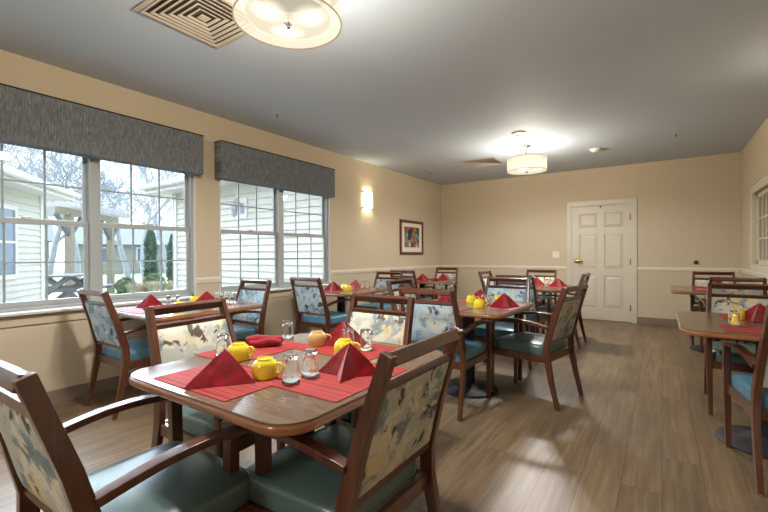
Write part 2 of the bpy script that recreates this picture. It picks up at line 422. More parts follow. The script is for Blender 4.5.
# windows
def window(i, a, b):
    XO, XI = WL-T+.04, WL-.03     # frame depth range
    root = empty('window_%d' % i, (WL, (a+b)/2, Z0)); struct(root, ['white twin sash window behind the camera', 'larger white twin sash window looking onto the patio', 'white twin sash window facing the sided wing'][i], 'window')
    L = (a+b)/2; off = Vector((WL, L, Z0))
    def bx(mb, x0, y0, z0, x1, y1, z1): mb.box(x0-WL, y0-L, z0-Z0, x1-WL, y1-L, z1-Z0)
    fr = MB(); fw_ = .035
    bx(fr, XO, a, Z0, XI, a+fw_, Z1); bx(fr, XO, b-fw_, Z0, XI, b, Z1); bx(fr, XO, a, Z1-fw_, XI, b, Z1); bx(fr, XO, a, Z0, XI, b, Z0+.03)
    bx(fr, XO, L-.04, Z0, XI+.005, L+.04, Z1); fr.build('window_frame', 'winframe', root, bevel=.003)
    jm = MB(); bx(jm, XI, a+.0, Z0, WL, a+.012, Z1); bx(jm, XI, b-.012, Z0, WL, b, Z1); bx(jm, XI, a, Z1-.012, WL, b, Z1); jm.build('jamb', 'sill', root)
    ZM = 1.475
    for s0, s1 in ((a+fw_, L-.04), (L+.04, b-fw_)):
        for k, (z0, z1, xs) in enumerate(((Z0+.03, ZM+.022, XI-.03), (ZM-.022, Z1-fw_, XI-.062))):
            st = .028 if k == 1 else .03
            sh = MB(); bx(sh, xs-.028, s0, z0, xs, s0+st, z1); bx(sh, xs-.028, s1-st, z0, xs, s1, z1); bx(sh, xs-.028, s0+st, z0, xs, s1-st, z0+.045); bx(sh, xs-.028, s0+st, z1-.045, xs, s1-st, z1)
            so = sh.build('sash', 'winframe', root, bevel=.003)
            g0, g1, h0, h1 = s0+st, s1-st, z0+.045, z1-.045
            mt = MB(); xm = xs-.016
            for q in (1, 2):
                yy = g0+(g1-g0)*q/3; bx(mt, xm-.005, yy-.008, h0, xm+.005, yy+.008, h1)
            zz = (h0+h1)/2; bx(mt, xm-.004, g0, zz-.007, xm+.004, g1, zz+.007)
            mt.build('muntin', 'muntin', so)
            pn = MB(); bx(pn, xm+.007, g0, h0, xm+.010, g1, h1); pn.build('pane', 'pane', so)
        lk = MB(); yc = (s0+s1)/2; bx(lk, XI-.03, yc-.03, ZM+.022, XI-.008, yc+.03, ZM+.034); lk.build('sash_lock', 'nickel', root, bevel=.003)
    stl = MB(); bx(stl, XI, a, Z0-.025, WL, b, Z0+.004); bx(stl, WL, a-.05, Z0-.02, WL+.07, b+.05, Z0+.004); stl.build('window_sill', 'sill', root, bevel=.006)
    ap = MB(); bx(ap, WL, a-.03, Z0-.105, WL+.018, b+.03, Z0-.02); ap.build('apron', 'wall', root, bevel=.004)
for i, (a, b) in enumerate(WINS): window(i, a, b)

# valances (boxed pelmets hung over the windows)
def valance(a, b, label):
    root = empty('window_valance', (WL, (a+b)/2, 2.04)); tag(root, label, 'valance', 'grey fabric box valances over the windows')
    h = .40; d = .13; L = (b-a)/2
    MB().box(0, -L, 0, d, L, h).build('fabric_box', 'valance', root, bevel=.006)
    MB().box(0, -L-.002, h, d+.003, L+.002, h+.008).build('top_board', 'hole', root)
valance(-1.62, .36, 'grey woven box valance behind the camera')
valance(.52, 2.455, 'long grey woven fabric valance over the larger left-hand window')
valance(2.66, 4.52, 'shorter grey woven fabric valance over the second window, nearer the wall sconce')

# door
root = empty('door_1', ((DX0+DX1)/2, YB, 0)); struct(root, 'white six-panel door with brass lever in the far wall', 'door')
cx_ = (DX0+DX1)/2; lx = .46
fr = MB()
for sx in (-1, 1): fr.box(sx*.485-.0, -.02, 0, sx*.555, 0, DZ+.075)
fr.box(-.485, -.02, DZ, .485, 0, DZ+.075); fr.build('casing', 'trim', root, smooth=False)
jb = MB()
for sx in (-1, 1): jb.box(sx*.46, 0, 0, sx*.485, .12, DZ)
jb.box(-.46, 0, DZ-.02, .46, .12, DZ); jb.build('jamb', 'trim', root)
leaf = MB(); leaf.box(-lx, .03, .008, lx, .06, DZ-.022)
# stiles and rails raised around six recessed panels
cols = [(-.35, -.055), (.055, .35)]; rows = [(.22, .80), (.93, 1.55), (1.67, 1.93)]
xs = [-lx, -.35, -.055, .055, .35, lx]; zs = [.008, .22, .80, .93, 1.55, 1.67, 1.93, DZ-.022]
for i in range(5):
    for j in range(7):
        if i in (1, 3) and j in (1, 3, 5): continue
        leaf.box(xs[i], .008, zs[j], xs[i+1], .03, zs[j+1])
for a, b in cols:
    for c, d in rows:
        p = [(a, .026, c), (b, .026, c), (b, .026, d), (a, .026, d), (a+.05, .012, c+.05), (b-.05, .012, c+.05), (b-.05, .012, d-.05), (a+.05, .012, d-.05)]
        leaf.add(p, [(4, 5, 6, 7), (0, 1, 5, 4), (1, 2, 6, 5), (2, 3, 7, 6), (3, 0, 4, 7)])
lf = leaf.build('door_leaf', 'trim', root, smooth=False)
kn = MB().tube([(-.40, .008, 1.065), (-.40, -.012, 1.065)], .036, 20).tube([(-.40, -.012, 1.065), (-.40, -.05, 1.065)], .016, 10).tube([(-.415, -.05, 1.066), (-.36, -.055, 1.072), (-.28, -.05, 1.06)], [.02, .016, .011], 10)
kn.build('door_handle', 'brass', lf)
for z in (.25, 1.05, 1.83): MB().tube([(.457, .0, z-.05), (.457, .0, z+.05)], .009, 8).build('hinge', 'nickel', root)
MB().box(-.012, -.005, DZ-.05, .012, .008, DZ-.022).tube([(0, -.002, DZ-.045), (0, -.02, DZ-.045)], .009, 8).build('latch', 'darkmetal', root)

# interior window right
L = (RY0+RY1)/2
root = empty('window_3', (WR, L, RZ0)); struct(root, 'white framed interior window with small panes in the right wall', 'window')
hl = (RY1-RY0)/2; hz = RZ1-RZ0
cs = MB(); c_ = .11
cs.box(-.022, -hl-c_, -c_, 0, -hl, hz+c_).box(-.022, hl, -c_, 0, hl+c_, hz+c_).box(-.022, -hl, hz, 0, hl, hz+c_).box(-.022, -hl, -c_, 0, hl, 0)
cs.box(-.03, -hl-c_-.01, hz+c_+.0, 0, hl+c_+.01, hz+c_+.02)
cs.build('casing', 'trim', root, smooth=False)
sh = MB(); sh.box(.03, -hl, 0, .06, -hl+.06, hz).box(.03, hl-.06, 0, .06, hl, hz).box(.03, -hl, hz-.06, .06, hl, hz).box(.03, -hl, 0, .06, hl, .06).box(.03, -.05, 0, .06, .05, hz)
so = sh.build('sash', 'trim', root, bevel=.003)
mt = MB()
for s_ in (-1, 1):
    for k in (1, 2, 3):
        yy = s_*(.05+(hl-.11)*k/4); mt.box(.035, yy-.012, .06, .055, yy+.012, hz-.06)
    for k in (1, 2): zz = .06+(hz-.12)*k/3; mt.box(.036, s_*.05, zz-.011, .054, s_*(hl-.06), zz+.011)
mt.build('muntin', 'trim', so)
MB().box(.044, -hl+.06, .06, .047, hl-.06, hz-.06).build('pane', 'pane', so)
MB().box(.10, -hl, 0, .103, hl, hz).build('blind', 'blind', root)

# ------------------------------------------------------------------ ceiling fixtures
def drum(loc, label, group='drum pendant lights on the ceiling'):
    root = empty('ceiling_drum_light', (loc[0], loc[1], H)); tag(root, label, 'ceiling light', group)
    zb, zt = 2.372-H, 2.56-H; Rr = .268
    MB().lathe([(Rr, zb), (Rr, zt), (Rr-.003, zt), (Rr-.003, zb)], 64, close=True).build('outer_shade', 'shade', root)
    rg = MB()
    rg.lathe([(Rr+.0015, zb+.0), (Rr+.0015, zb+.005), (Rr-.005, zb+.005), (Rr-.005, zb)], 64, close=True)
    rg.lathe([(Rr+.0015, zt-.005), (Rr+.0015, zt), (Rr-.005, zt), (Rr-.005, zt-.005)], 64, close=True)
    rg.build('shade_ring', 'ring', root)
    ri = .212
    MB().lathe([(ri, zb+.025), (ri, zt-.01), (ri-.003, zt-.01), (ri-.003, zb+.025)], 64, close=True).build('inner_shade', 'shade_in', root)
    MB().lathe([(0, zb+.002), (.06, zb+.004), (.13, zb+.012), (.19, zb+.024), (ri, zb+.03), (ri, zb+.034), (.13, zb+.02), (0, zb+.010)], 64).build('diffuser', 'diffuser', root)
    MB().lathe([(0, zb-.026), (.010, zb-.024), (.013, zb-.016), (.022, zb-.008), (.024, zb+.002), (0, zb+.003)], 20).build('finial', 'nickel', root)
    MB().lathe([(0, zt-.004), (.262, zt-.004)], 48).build('top_diffuser', 'pan', root)  # added disc that dims the hot spot above the bulbs
    st = MB()
    st.tube([(0, 0, zt-.003), (0, 0, -.02)], .006, 10)
    for k in range(3):
        a = R(30+120*k); st.tube([(.012*math.cos(a), .012*math.sin(a), -.03), (.02*math.cos(a), .02*math.sin(a), -.09), (.06*math.cos(a), .06*math.sin(a), zt+.02), ((Rr)*math.cos(a), (Rr)*math.sin(a), zt-.003)], .004, 8)
    st.build('stem', 'nickel', root)
    MB().lathe([(0, -.03), (.03, -.03), (.06, -.022), (.064, -.001), (0, -.001)], 32).build('canopy', 'nickel', root)
    for k in range(3):
        a = R(20+120*k)
        ld = bpy.data.lights.new('bulb', 'POINT'); ld.energy = LAMP_W/3; ld.color = (1, .97, .94); ld.shadow_soft_size = .06
        lo = bpy.data.objects.new('bulb', ld); COL.objects.link(lo); lo.parent = root; lo.location = (.115*math.cos(a), .115*math.sin(a), zb+.075)
drum((-1.56, 1.44), 'large drum ceiling light with frosted diffuser at the top of the photo')
drum((-1.58, 5.93), 'small-looking drum ceiling light hanging beside the far ceiling vent')
drum((-1.56, -2.6), 'drum ceiling light behind the camera')  # added lamp out of view, evens out the room light

def sconce(loc, rz, label):
    root = empty('wall_sconce', loc, rz); tag(root, label, 'wall light', 'wall sconces')
    hw, hh = .13, .13; n = 12
    poly = [(-hw + 2*hw*k/n, .012+.075*math.sin(PI*k/n)**.8) for k in range(n+1)]
    inner = [(x*.97, y_-.004) for x, y_ in reversed(poly)]
    MB().prism([(y_, x) for x, y_ in poly+inner], -hh, hh).build('glass_shade', 'sconce', root)
    MB().box(0, -.05, -.08, .012, .05, .08).build('backplate', 'nickel', root, bevel=.003)
    for sx in (-1, 1):
        for sz in (-1, 1): MB().box(.0, sx*hw-.008, sz*hh-.012, .03, sx*hw+.008, sz*hh+.012).build('clip', 'nickel', root, bevel=.002)
    for z in (-.06, .06):
        ld = bpy.data.lights.new('bulb', 'POINT'); ld.energy = SCONCE_W/2; ld.color = (1, .86, .66); ld.shadow_soft_size = .04
        lo = bpy.data.objects.new('bulb', ld); COL.objects.link(lo); lo.parent = root; lo.location = (.045, 0, z)
sconce((WL, 5.47, 2.105), 0, 'glowing frosted wall sconce between the second window and the framed picture')
sconce((WR, 4.3, 2.105), PI, 'glowing frosted wall sconce on the right-hand wall')

def vent(loc, s, label):
    root = empty('ceiling_vent', (loc[0], loc[1], H)); tag(root, label, 'air vent', 'louvred ceiling vents')
    MB().box(-s*.9, -s*.9, -.0035, s*.9, s*.9, -.001).build('duct_opening', 'duct', root)
    n = 7
    def ring(mb, a, b, za, zb):  # square frustum ring from half size a at za to b at zb, thin
        t = .0015
        for (p, q) in (((-1, -1), (1, -1)), ((1, -1), (1, 1)), ((1, 1), (-1, 1)), ((-1, 1), (-1, -1))):
            v = [(p[0]*a, p[1]*a, za), (q[0]*a, q[1]*a, za), (q[0]*b, q[1]*b, zb), (p[0]*b, p[1]*b, zb)]
            mb.add(v+[(x, y_, z-t*1.5) for x, y_, z in v], [(0, 1, 2, 3), (7, 6, 5, 4), (0, 4, 5, 1), (1, 5, 6, 2), (2, 6, 7, 3), (3, 7, 4, 0)])
    fr = MB(); ring(fr, s, s*.9, -.006, -.010); fr.build('vent_frame', 'vent', root, smooth=False)
    st = s*.9/n
    lv = MB()
    for k in range(n-1):
        a = s*.9-k*st; ring(lv, a-.002, a-st*.52, -.014, -.009)
    lv.box(-st*.8, -st*.8, -.019, st*.8, st*.8, -.016)
    lv.build('louvre', 'vent', root, smooth=False)
vent((-2.43, 1.52), .295, 'square louvred ceiling vent close beside the large drum light')
vent((-2.47, 6.58), .295, 'square louvred ceiling vent far down the room beside the small drum light')

def disc(name, x, y_, prof, label, cat, mat='plastic', group=None):
    o = MB().lathe(prof, 32).build(name, mat, loc=(x, y_, H)); tag(o, label, cat, group); return o
disc('recessed_speaker', -1.50, 5.27, [(0, -.012), (.05, -.012), (.055, -.02), (.085, -.014), (.09, -.001), (0, -.001)], 'round flat ceiling disc just in front of the far drum light', 'ceiling speaker')
disc('smoke_detector', -.80, 6.73, [(0, -.045), (.035, -.045), (.055, -.036), (.062, -.02), (.085, -.016), (.088, -.001), (0, -.001)], 'round white smoke detector on the ceiling in front of the door', 'smoke detector')
for x, y_, lb in ((-3.445, 3.007, 'small ceiling sprinkler head above the second window valance'), (-3.53, 6.71, 'small ceiling sprinkler head near the far left corner'), (.155, 6.43, 'small ceiling sprinkler head towards the right-hand wall')):
    root = empty('sprinkler_head', (x, y_, H)); tag(root, lb, 'sprinkler', 'ceiling sprinkler heads')
    MB().lathe([(0, -.006), (.03, -.006), (.034, -.001), (0, -.001)], 20).build('escutcheon', 'plastic', root)
    MB().tube([(0, 0, -.005), (0, 0, -.035)], .006, 8).tube([(-.01, 0, -.01), (-.012, 0, -.03), (0, 0, -.045), (.012, 0, -.03), (.01, 0, -.01)], .0025, 6).lathe([(0, -.048), (.014, -.048), (.014, -.045), (0, -.045)], 12).build('sprinkler_body', 'nickel', root)

# switch plate, wall hook
root = empty('light_switch', (-1.66, YB, 1.185)); tag(root, 'white double light switch plate left of the door', 'light switch')
MB().box(-.06, -.007, -.06, .06, 0, .06).build('plate', 'plastic', root, bevel=.003)
for sx in (-1, 1): MB().box(sx*.024-.006, -.016, -.013, sx*.024+.006, -.007, .013).build('toggle', 'plastic', root, bevel=.002)
root = empty('wall_doorstop', (.455, YB, 1.05)); tag(root, 'small brass round fitting on the far wall above the chair rail, right of the door', 'wall fitting')
MB().tube([(0, -.012, 0), (0, 0, 0)], .035, 20).build('rosette', 'brass', root)
MB().tube([(0, -.04, 0), (0, -.012, 0)], [.02, .014], 16).build('bumper', 'hole', root)

# framed picture
root = empty('framed_picture', (WL, 6.93, 1.53)); tag(root, 'brown framed colourful abstract print on the window wall', 'picture')
hw, hh, fwid = .445, .335, .055
fr = MB().box(0, -hw, -hh, .028, -hw+fwid, hh).box(0, hw-fwid, -hh, .028, hw, hh).box(0, -hw+fwid, hh-fwid, .028, hw-fwid, hh).box(0, -hw+fwid, -hh, .028, hw-fwid, -hh+fwid)
fr.build('frame', 'wood', root, bevel=.005)
MB().box(.004, -hw+fwid, -hh+fwid, .012, hw-fwid, hh-fwid).build('mount', 'plastic', root)
def art():
    m = NT('abstract_print'); v = m.coords((1, 1, 1)); vo = m.n('ShaderNodeTexVoronoi'); vo.inputs['Scale'].default_value = 8.5; m.l(v, vo.inputs['Vector'])
    sp = m.n('ShaderNodeSeparateColor'); m.l(vo.outputs['Color'], sp.inputs[0])
    c = m.ramp(sp.outputs[0], [(0, s2l((186, 82, 44))), (.2, s2l((60, 48, 70))), (.35, s2l((120, 166, 170))), (.5, s2l((214, 178, 84))), (.63, s2l((196, 120, 110))), (.76, s2l((70, 88, 50))), (.88, s2l((190, 180, 190)))], 'CONSTANT')
    d = m.ramp(vo.outputs['Distance'], [(.25, (1, 1, 1, 1)), (.5, (.35, .3, .3, 1))])
    return m.bsdf(m.mix(.8, c, d, 'MULTIPLY'), .5)
MB().box(.012, -.285, -.19, .0135, .285, .205).build('print', art(), root)

# ------------------------------------------------------------------ chairs
def make_chair(kind):
    fab, vin = (('cream', 'green_vinyl') if kind == 'cream' else ('blue', 'blue_vinyl'))
    root = empty('dining_chair')
    for s in (-1, 1):
        # front leg
        MB().beam([(s*.255, .232, .006), (s*.262, .226, .42), (s*.262, .222, .632)], [(.028, .03), (.038, .042), (.034, .046)]).build('leg', 'wood', root, bevel=.004)
        gl = MB().lathe([(0, 0), (.014, 0), (.015, .006), (.012, .018), (0, .018)], 12, (s*.255, .232, 0)); gl.build('glide', 'chrome', root)
        # rear leg running up into the back post
        MB().beam([(s*.243, -.325, .006), (s*.243, -.275, .22), (s*.240, -.243, .40), (s*.237, -.243, .50), (s*.226, -.295, .70), (s*.212, -.374, .940)],
                  [(.028, .030), (.030, .040), (.032, .050), (.032, .052), (.030, .046), (.030, .040)]).build('leg', 'wood', root, bevel=.004)
        gl = MB().lathe([(0, 0), (.014, 0), (.015, .006), (.012, .018), (0, .018)], 12, (s*.243, -.325, 0)); gl.build('glide', 'chrome', root)
        # arm : flat arched rail
        pts = []; sz = []
        for k in range(15):
            t = k/14; y_ = .245-.50*t; z = .638+.030*math.sin(PI*t)-.018*t
            pts.append((s*(.263-.024*t), y_, z)); sz.append((.050-.012*t if t > .1 else .046, .024))
        MB().beam(pts, sz).build('armrest', 'wood', root, bevel=.003)
    # seat frame
    fr = MB()
    fr.beam([(-.245, .222, .375), (.245, .222, .375)], (.026, .055), side=(0, 1, 0))
    fr.beam([(-.225, -.238, .375), (.225, -.238, .375)], (.026, .055), side=(0, 1, 0))
    for s in (-1, 1): fr.beam([(s*.252, .205, .375), (s*.236, -.22, .375)], (.026, .055))
    fr.build('seat_frame', 'wood', root, bevel=.003)
    # cushion
    st = MB(); n = 12; rings = [(.985, .400), (1.0, .412), (1.0, .452), (.985, .468), (.93, .478), (.75, .486), (.4, .490)]
    vs = []; fs = []; N = 4*n
    def outline(k, sc_):
        side = k//n; t = (k % n)/n*2-1
        px, py = ((t, -1), (1, t), (-t, 1), (-1, -t))[side]
        # superellipse corners
        d = (abs(px)**9+abs(py)**9)**(1/9); px /= d; py /= d
        hwid = .242+.012*py
        return px*hwid*sc_, py*.226*sc_+.0
    for sc_, z in rings:
        for k in range(N): x, y_ = outline(k, sc_); vs.append((x, y_, z))
    for r_ in range(len(rings)-1):
        for k in range(N): fs.append((r_*N+k, r_*N+(k+1) % N, (r_+1)*N+(k+1) % N, (r_+1)*N+k))
    fs.append(tuple(reversed(range(N)))); fs.append(tuple((len(rings)-1)*N+k for k in range(N)))
    st.add(vs, fs).build('seat', vin, root, sharp=50)
    # back rails
    def by(z):
        return -.243-(z-.50)*(.052/.20) if z < .70 else -.295-(z-.70)*(.077/.235)
    def bx_(z): return .237-(z-.50)*.055 if z < .7 else .226-(z-.70)*.060
    rl = MB(); z = .920; rl.beam([(-bx_(z)+.008, by(z)-.001, z), (bx_(z)-.008, by(z)-.001, z)], (.039, .040), side=(0, 1, -.33)); rl.build('top_rail', 'wood', root, bevel=.005)
    for z, hgt in ((.842, .024), (.505, .028)):
        rl = MB(); rl.beam([(-bx_(z)+.01, by(z), z), (bx_(z)-.01, by(z), z)], (.026, hgt), side=(0, 1, -.3)); rl.build('cross_rail', 'wood', root, bevel=.003)
    # upholstered panel
    pn = MB(); nz_ = 10; nx = 10; vs = []; fs = []
    for side in (1, -1):
        for i in range(nz_+1):
            z = .520+(.828-.520)*i/nz_
            for j in range(nx+1):
                t = j/nx*2-1; e = min(1, (1-abs(t))*5)**.5*min(1, min(i, nz_-i)/nz_*6)**.5
                vs.append((t*(bx_(z)-.014), by(z)+side*(.012+.010*e), z))
    q = (nx+1)
    for sd in (0, 1):
        o = sd*(nz_+1)*q
        for i in range(nz_):
            for j in range(nx): fs.append((o+i*q+j, o+i*q+j+1, o+(i+1)*q+j+1, o+(i+1)*q+j))
    o = (nz_+1)*q
    for i in range(nz_):
        fs.append((i*q, (i+1)*q, o+(i+1)*q, o+i*q)); fs.append((i*q+nx, (i+1)*q+nx, o+(i+1)*q+nx, o+i*q+nx))
    for j in range(nx):
        fs.append((j, j+1, o+j+1, o+j)); fs.append((nz_*q+j, nz_*q+j+1, o+nz_*q+j+1, o+nz_*q+j))
    pn.add(vs, fs).build('backrest', fab, root, sharp=60)
    return root
CH = {'cream': make_chair('cream'), 'blue': make_chair('blue')}
CHAIRS = [
 ('cream', -1.345, .655, 1, 'armchair at bottom left with its back nearest the camera, cut by the left edge'),
 ('cream', -.958, 1.09, 90, 'green-seated armchair seen from behind at the aisle side of the foreground table'),
 ('cream', -1.755, 1.255, -86, 'armchair with yellowish floral back at the window side of the foreground table'),
 ('cream', -1.45, 1.735, 180, 'armchair with cream floral back facing us across the foreground table'),
 ('blue', -1.44, 3.03, 0, 'armchair with pale blue floral back at the near side of the middle table'),
 ('cream', -.93, 3.60, 79, 'green-seated armchair standing sideways at the aisle side of the middle table'),
 ('blue', -1.375, 4.03, 180, 'armchair with pale blue back facing us at the far side of the middle table'),
 ('cream', -1.87, 3.57, -90, 'mostly hidden armchair with cream back at the window side of the middle table'),
 ('blue', -1.46, 5.29, 0, 'armchair seen from behind at the near side of the table by the door'),
 ('cream', -1.60, 6.48, 180, 'armchair with cream back facing us at the far side of the table by the door'),
 ('cream', -1.88, 6.05, -90, 'armchair seen edge on at the window side of the table by the door'),
 ('blue', -1.18, 5.87, 90, 'armchair standing sideways in front of the white door'),
 ('blue', -3.54, 1.665, 0, 'armchair with pale blue back beside the wall under the larger left-hand window'),
 ('blue', -3.56, 2.44, 180, 'pale blue armchair facing us before the second window, left of the two there'),
 ('blue', -3.40, 3.735, 0, 'pale blue armchair seen from behind before the second window, right of the two there'),
 ('blue', -3.40, 4.77, 180, 'armchair with pale back facing us, right of the second window below the sconce'),
 ('cream', -3.47, 5.98, 0, 'armchair seen from behind at the near side of the far left corner table'),
 ('cream', -3.47, 6.92, 180, 'armchair with yellowish back facing us in the far left corner of the room'),
 ('blue', .61, 3.05, 5.5, 'dark wood armchair with blue seat cut by the right edge of the photo'),
 ('cream', .55, 4.07, 180, 'armchair with cream floral back facing us across the nearer right-hand table'),
 ('cream', .65, 5.96, 0, 'armchair seen from behind at the near side of the farther right-hand table'),
 ('cream', .585, 6.84, 180, 'armchair with grey and cream back against the far wall at the right-hand side'),
]
for kd, x, y_, rz, lb in CHAIRS:
    place(CH[kd], USED, (x, y_, 0), R(rz), lb, 'chair', 'dining armchairs with floral upholstered backs')

# ------------------------------------------------------------------ tables
def rrect(hx, hy, r_, n=8):
    p = []
    for cx2, cy2, a0 in ((hx-r_, hy-r_, 0), (-hx+r_, hy-r_, 90), (-hx+r_, -hy+r_, 180), (hx-r_, -hy+r_, 270)):
        for k in range(n+1): a = R(a0+90*k/n); p.append((cx2+r_*math.cos(a), cy2+r_*math.sin(a)))
    return p
def make_table(hx, hy):
    root = empty('dining_table')
    MB().prism(rrect(hx-.006, hy-.006, .105), .7455, .750).build('tabletop', 'top', root, sharp=30)
    MB().prism(rrect(hx, hy, .11), .716, .7455).build('table_edge', 'edge', root, bevel=.010, bseg=3, sharp=60)
    MB().tube([(0, 0, .03), (0, 0, .70)], .052, 24).build('column', 'darkmetal', root)
    sp = MB().beam([(-.3, 0, .70), (.3, 0, .70)], (.05, .018), side=(0, 1, 0)).beam([(0, -.3, .70), (0, .3, .70)], (.05, .018), side=(1, 0, 0))
    sp.build('top_spider', 'darkmetal', root)
    MB().lathe([(0, .003), (.245, .003), (.255, .010), (.245, .018), (.14, .030), (.09, .050), (.07, .060), (0, .060)], 48).build('base', 'darkmetal', root)
    return root
tb = make_table(.465, .505); tb2 = make_table(.452, .49)
TABLES = {
 'T1': (tb, -1.248, 1.215, 'large rounded laminate dining table in the foreground set with red placemats'),
 'T2': (tb, -1.425, 3.43, 'rounded dining table in the middle row behind the foreground table'),
 'T3': (tb, -1.46, 5.82, 'dining table with red napkins closest to the white door'),
 'W1': (tb, -3.455, 1.985, 'dining table against the sill of the larger left-hand window'),
 'W2': (tb, -3.455, 4.07, 'dining table against the sill of the second window near the sconce'),
 'W3': (tb, -3.50, 6.33, 'dining table in the far left corner below the framed picture'),
 'R1': (tb2, .54, 3.44, 'dining table at the right edge, nearer of the two by the right wall'),
 'R2': (tb2, .54, 6.42, 'dining table by the right wall, farther of the two there')}
for k, (p, x, y_, lb) in TABLES.items():
    place(p, USED, (x, y_, 0), 0, lb, 'table', 'pedestal dining tables')
TZ = .7503

# ------------------------------------------------------------------ tableware prototypes
def make_mat(hx, hy):
    return MB().prism(rrect(hx, hy, .006, 3), 0, .0025).build('placemat', 'mat', smooth=False)
matX = make_mat(.215, .145); matY = make_mat(.145, .215)
def make_mug(mat):
    root = empty('coffee_mug')
    # mouth down: rim at z=0, foot on top
    MB().lathe([(.044, 0), (.0465, .001), (.0475, .012), (.047, .035), (.044, .055), (.037, .068), (.029, .073), (.028, .079), (.024, .079), (.024, .075), (0, .075),
                (0, .071), (.026, .069), (.035, .064), (.041, .053), (.044, .034), (.044, .002)], 40).build('cup', mat, root, sharp=60)
    MB().tube([(.045, 0, .060), (.060, 0, .061), (.070, 0, .052), (.072, 0, .040), (.066, 0, .027), (.054, 0, .019), (.045, 0, .018)], .0052, 10).build('handle', mat, root)
    return root
mugY = make_mug('yellow'); mugT = make_mug('tan')
def fac(th, z): return 1+.035*max(0, (z-.045)/.05)*math.cos(10*th)
glassP = MB().lathe([(.0345, 0), (.036, .001), (.034, .03), (.031, .06), (.0285, .085), (.028, .093), (.024, .096), (0, .096), (0, .080), (.0235, .080), (.026, .070), (.0285, .05), (.0325, .02), (.0342, .0005)], 40, rfun=fac, close=True).build('drinking_glass', 'glass', sharp=70)
def cloth_star(n, ph, Rr, h, inner, p, lean=(0, 0), seed=0, elong=1.0):
    mb = MB(); rows = 12; seg = 48; vs = []; fs = []
    for i in range(rows):
        t = i/rows; z = h*t; sc_ = (1-t)**.92
        for k in range(seg):
            th = 2*PI*k/seg; al = PI/n; fi = (th-ph) % (2*al); fi = min(fi, 2*al-fi)
            bx0, by0 = inner*math.cos(al)-1, inner*math.sin(al); c = by0/(math.cos(fi)*by0-math.sin(fi)*bx0)
            rr = Rr*c*sc_*(1+.05*noise.noise(Vector((math.cos(th)*2+seed, math.sin(th)*2, t*3))))
            vs.append((rr*math.cos(th)*elong+lean[0]*t, rr*math.sin(th)+lean[1]*t, z+.004*math.sin(th*n*2+seed)*(1-t)*t+.001))
    vs.append((lean[0], lean[1], h))
    for i in range(rows-1):
        for k in range(seg): fs.append((i*seg+k, i*seg+(k+1) % seg, (i+1)*seg+(k+1) % seg, (i+1)*seg+k))
    for k in range(seg): fs.append(((rows-1)*seg+k, (rows-1)*seg+(k+1) % seg, rows*seg))
    o = len(vs)
    # thin inner skin so that the cloth has thickness
    vs2 = [(x*.96, y_*.96, max(0, z-.004)) for x, y_, z in vs]
    fs2 = [tuple(reversed([i+o for i in f])) for f in fs]
    rim = [(k, o+k, o+(k+1) % seg, (k+1) % seg) for k in range(seg)]
    return mb.add(vs+vs2, fs+fs2+rim)
napTent = cloth_star(3, R(22.5), .135, .112, 0.5, 1, (0.01, 0.01), 1, 1.0).build('folded_napkin', 'napkin', sharp=28)
napStar = cloth_star(4, R(22.5), .125, .115, .42, 1, (0, 0), 5).build('folded_napkin', 'napkin', sharp=28)
def rolled():
    mb = MB()
    for (o, r_, ln, z) in (((0, 0), .026, .17, .025), ((.034, .008), .02, .15, .019), ((-.034, -.004), .018, .14, .017)):
        pts = []; rd = []
        for k in range(13):
            t = k/12; pts.append((o[0]+.006*math.sin(5*t), o[1]+(t-.5)*ln, z+.004*math.sin(7*t+o[0]*90))); rd.append(r_*(.55+.45*math.sin(PI*min(1, max(0, t*.86+.1)))))
        mb.tube(pts, rd, 12)
    return mb
napRoll = rolled().build('folded_napkin', 'napkin', sharp=80)
def make_shaker():
    root = empty('glass_shaker')
    MB().lathe([(0, 0), (.021, 0), (.022, .004), (.018, .05), (.016, .055), (0, .055)], 20, rfun=lambda th, z: 1+.03*math.cos(8*th)).build('body', 'glass', root, sharp=60)
    MB().lathe([(0, .003), (.017, .003), (.0155, .035), (0, .035)], 16).build('filling', 'salt', root)
    MB().lathe([(.0175, .054), (.0185, .06), (.016, .072), (.008, .077), (0, .078), (0, .054)], 20).build('cap', 'pewter', root)
    return root
shk = make_shaker()

for me_ in {o.data for m_ in (mugY, mugT) for o in m_.children}:
    for v_ in me_.vertices: v_.co.z *= .87
for v_ in glassP.data.vertices: v_.co.x *= .88; v_.co.y *= .88
def P(proto, x, y_, rz, label, cat, group, z=TZ): return place(proto, USED, (x, y_, z), R(rz), label, cat, group)
MZ = TZ+.0027
NAMES = {'T1': 'foreground table', 'T2': 'middle table', 'T3': 'table near the door', 'W1': 'larger-window table', 'W2': 'second-window table',
         'W3': 'far corner table', 'R1': 'nearer right-hand table', 'R2': 'farther right-hand table'}
SIDE = {'n': 'near side', 'e': 'aisle side', 'w': 'window side', 'f': 'far side'}
def setmat(t, side, x, y_, wide):
    P(matX if wide else matY, x, y_, 0, 'red striped placemat on the %s of the %s' % (SIDE[side], NAMES[t]), 'placemat', 'red striped placemats')
def nap(t, desc, kind, x, y_, rz=0, z=MZ):
    P({'t': napTent, 's': napStar, 'r': napRoll}[kind], x, y_, rz, 'red cloth napkin %s on the %s' % (desc, NAMES[t]), 'napkin', 'folded red napkins', z)
def mug(t, desc, x, y_, rz=0, tan=False, z=TZ):
    P(mugT if tan else mugY, x, y_, rz, '%s mug upside down %s on the %s' % ('tan' if tan else 'yellow', desc, NAMES[t]), 'mug', 'upside-down coffee mugs', z)
def gl(t, desc, x, y_, z=TZ):
    P(glassP, x, y_, random.uniform(0, 90), 'clear tumbler upside down %s on the %s' % (desc, NAMES[t]), 'glass', 'upside-down drinking glasses', z)
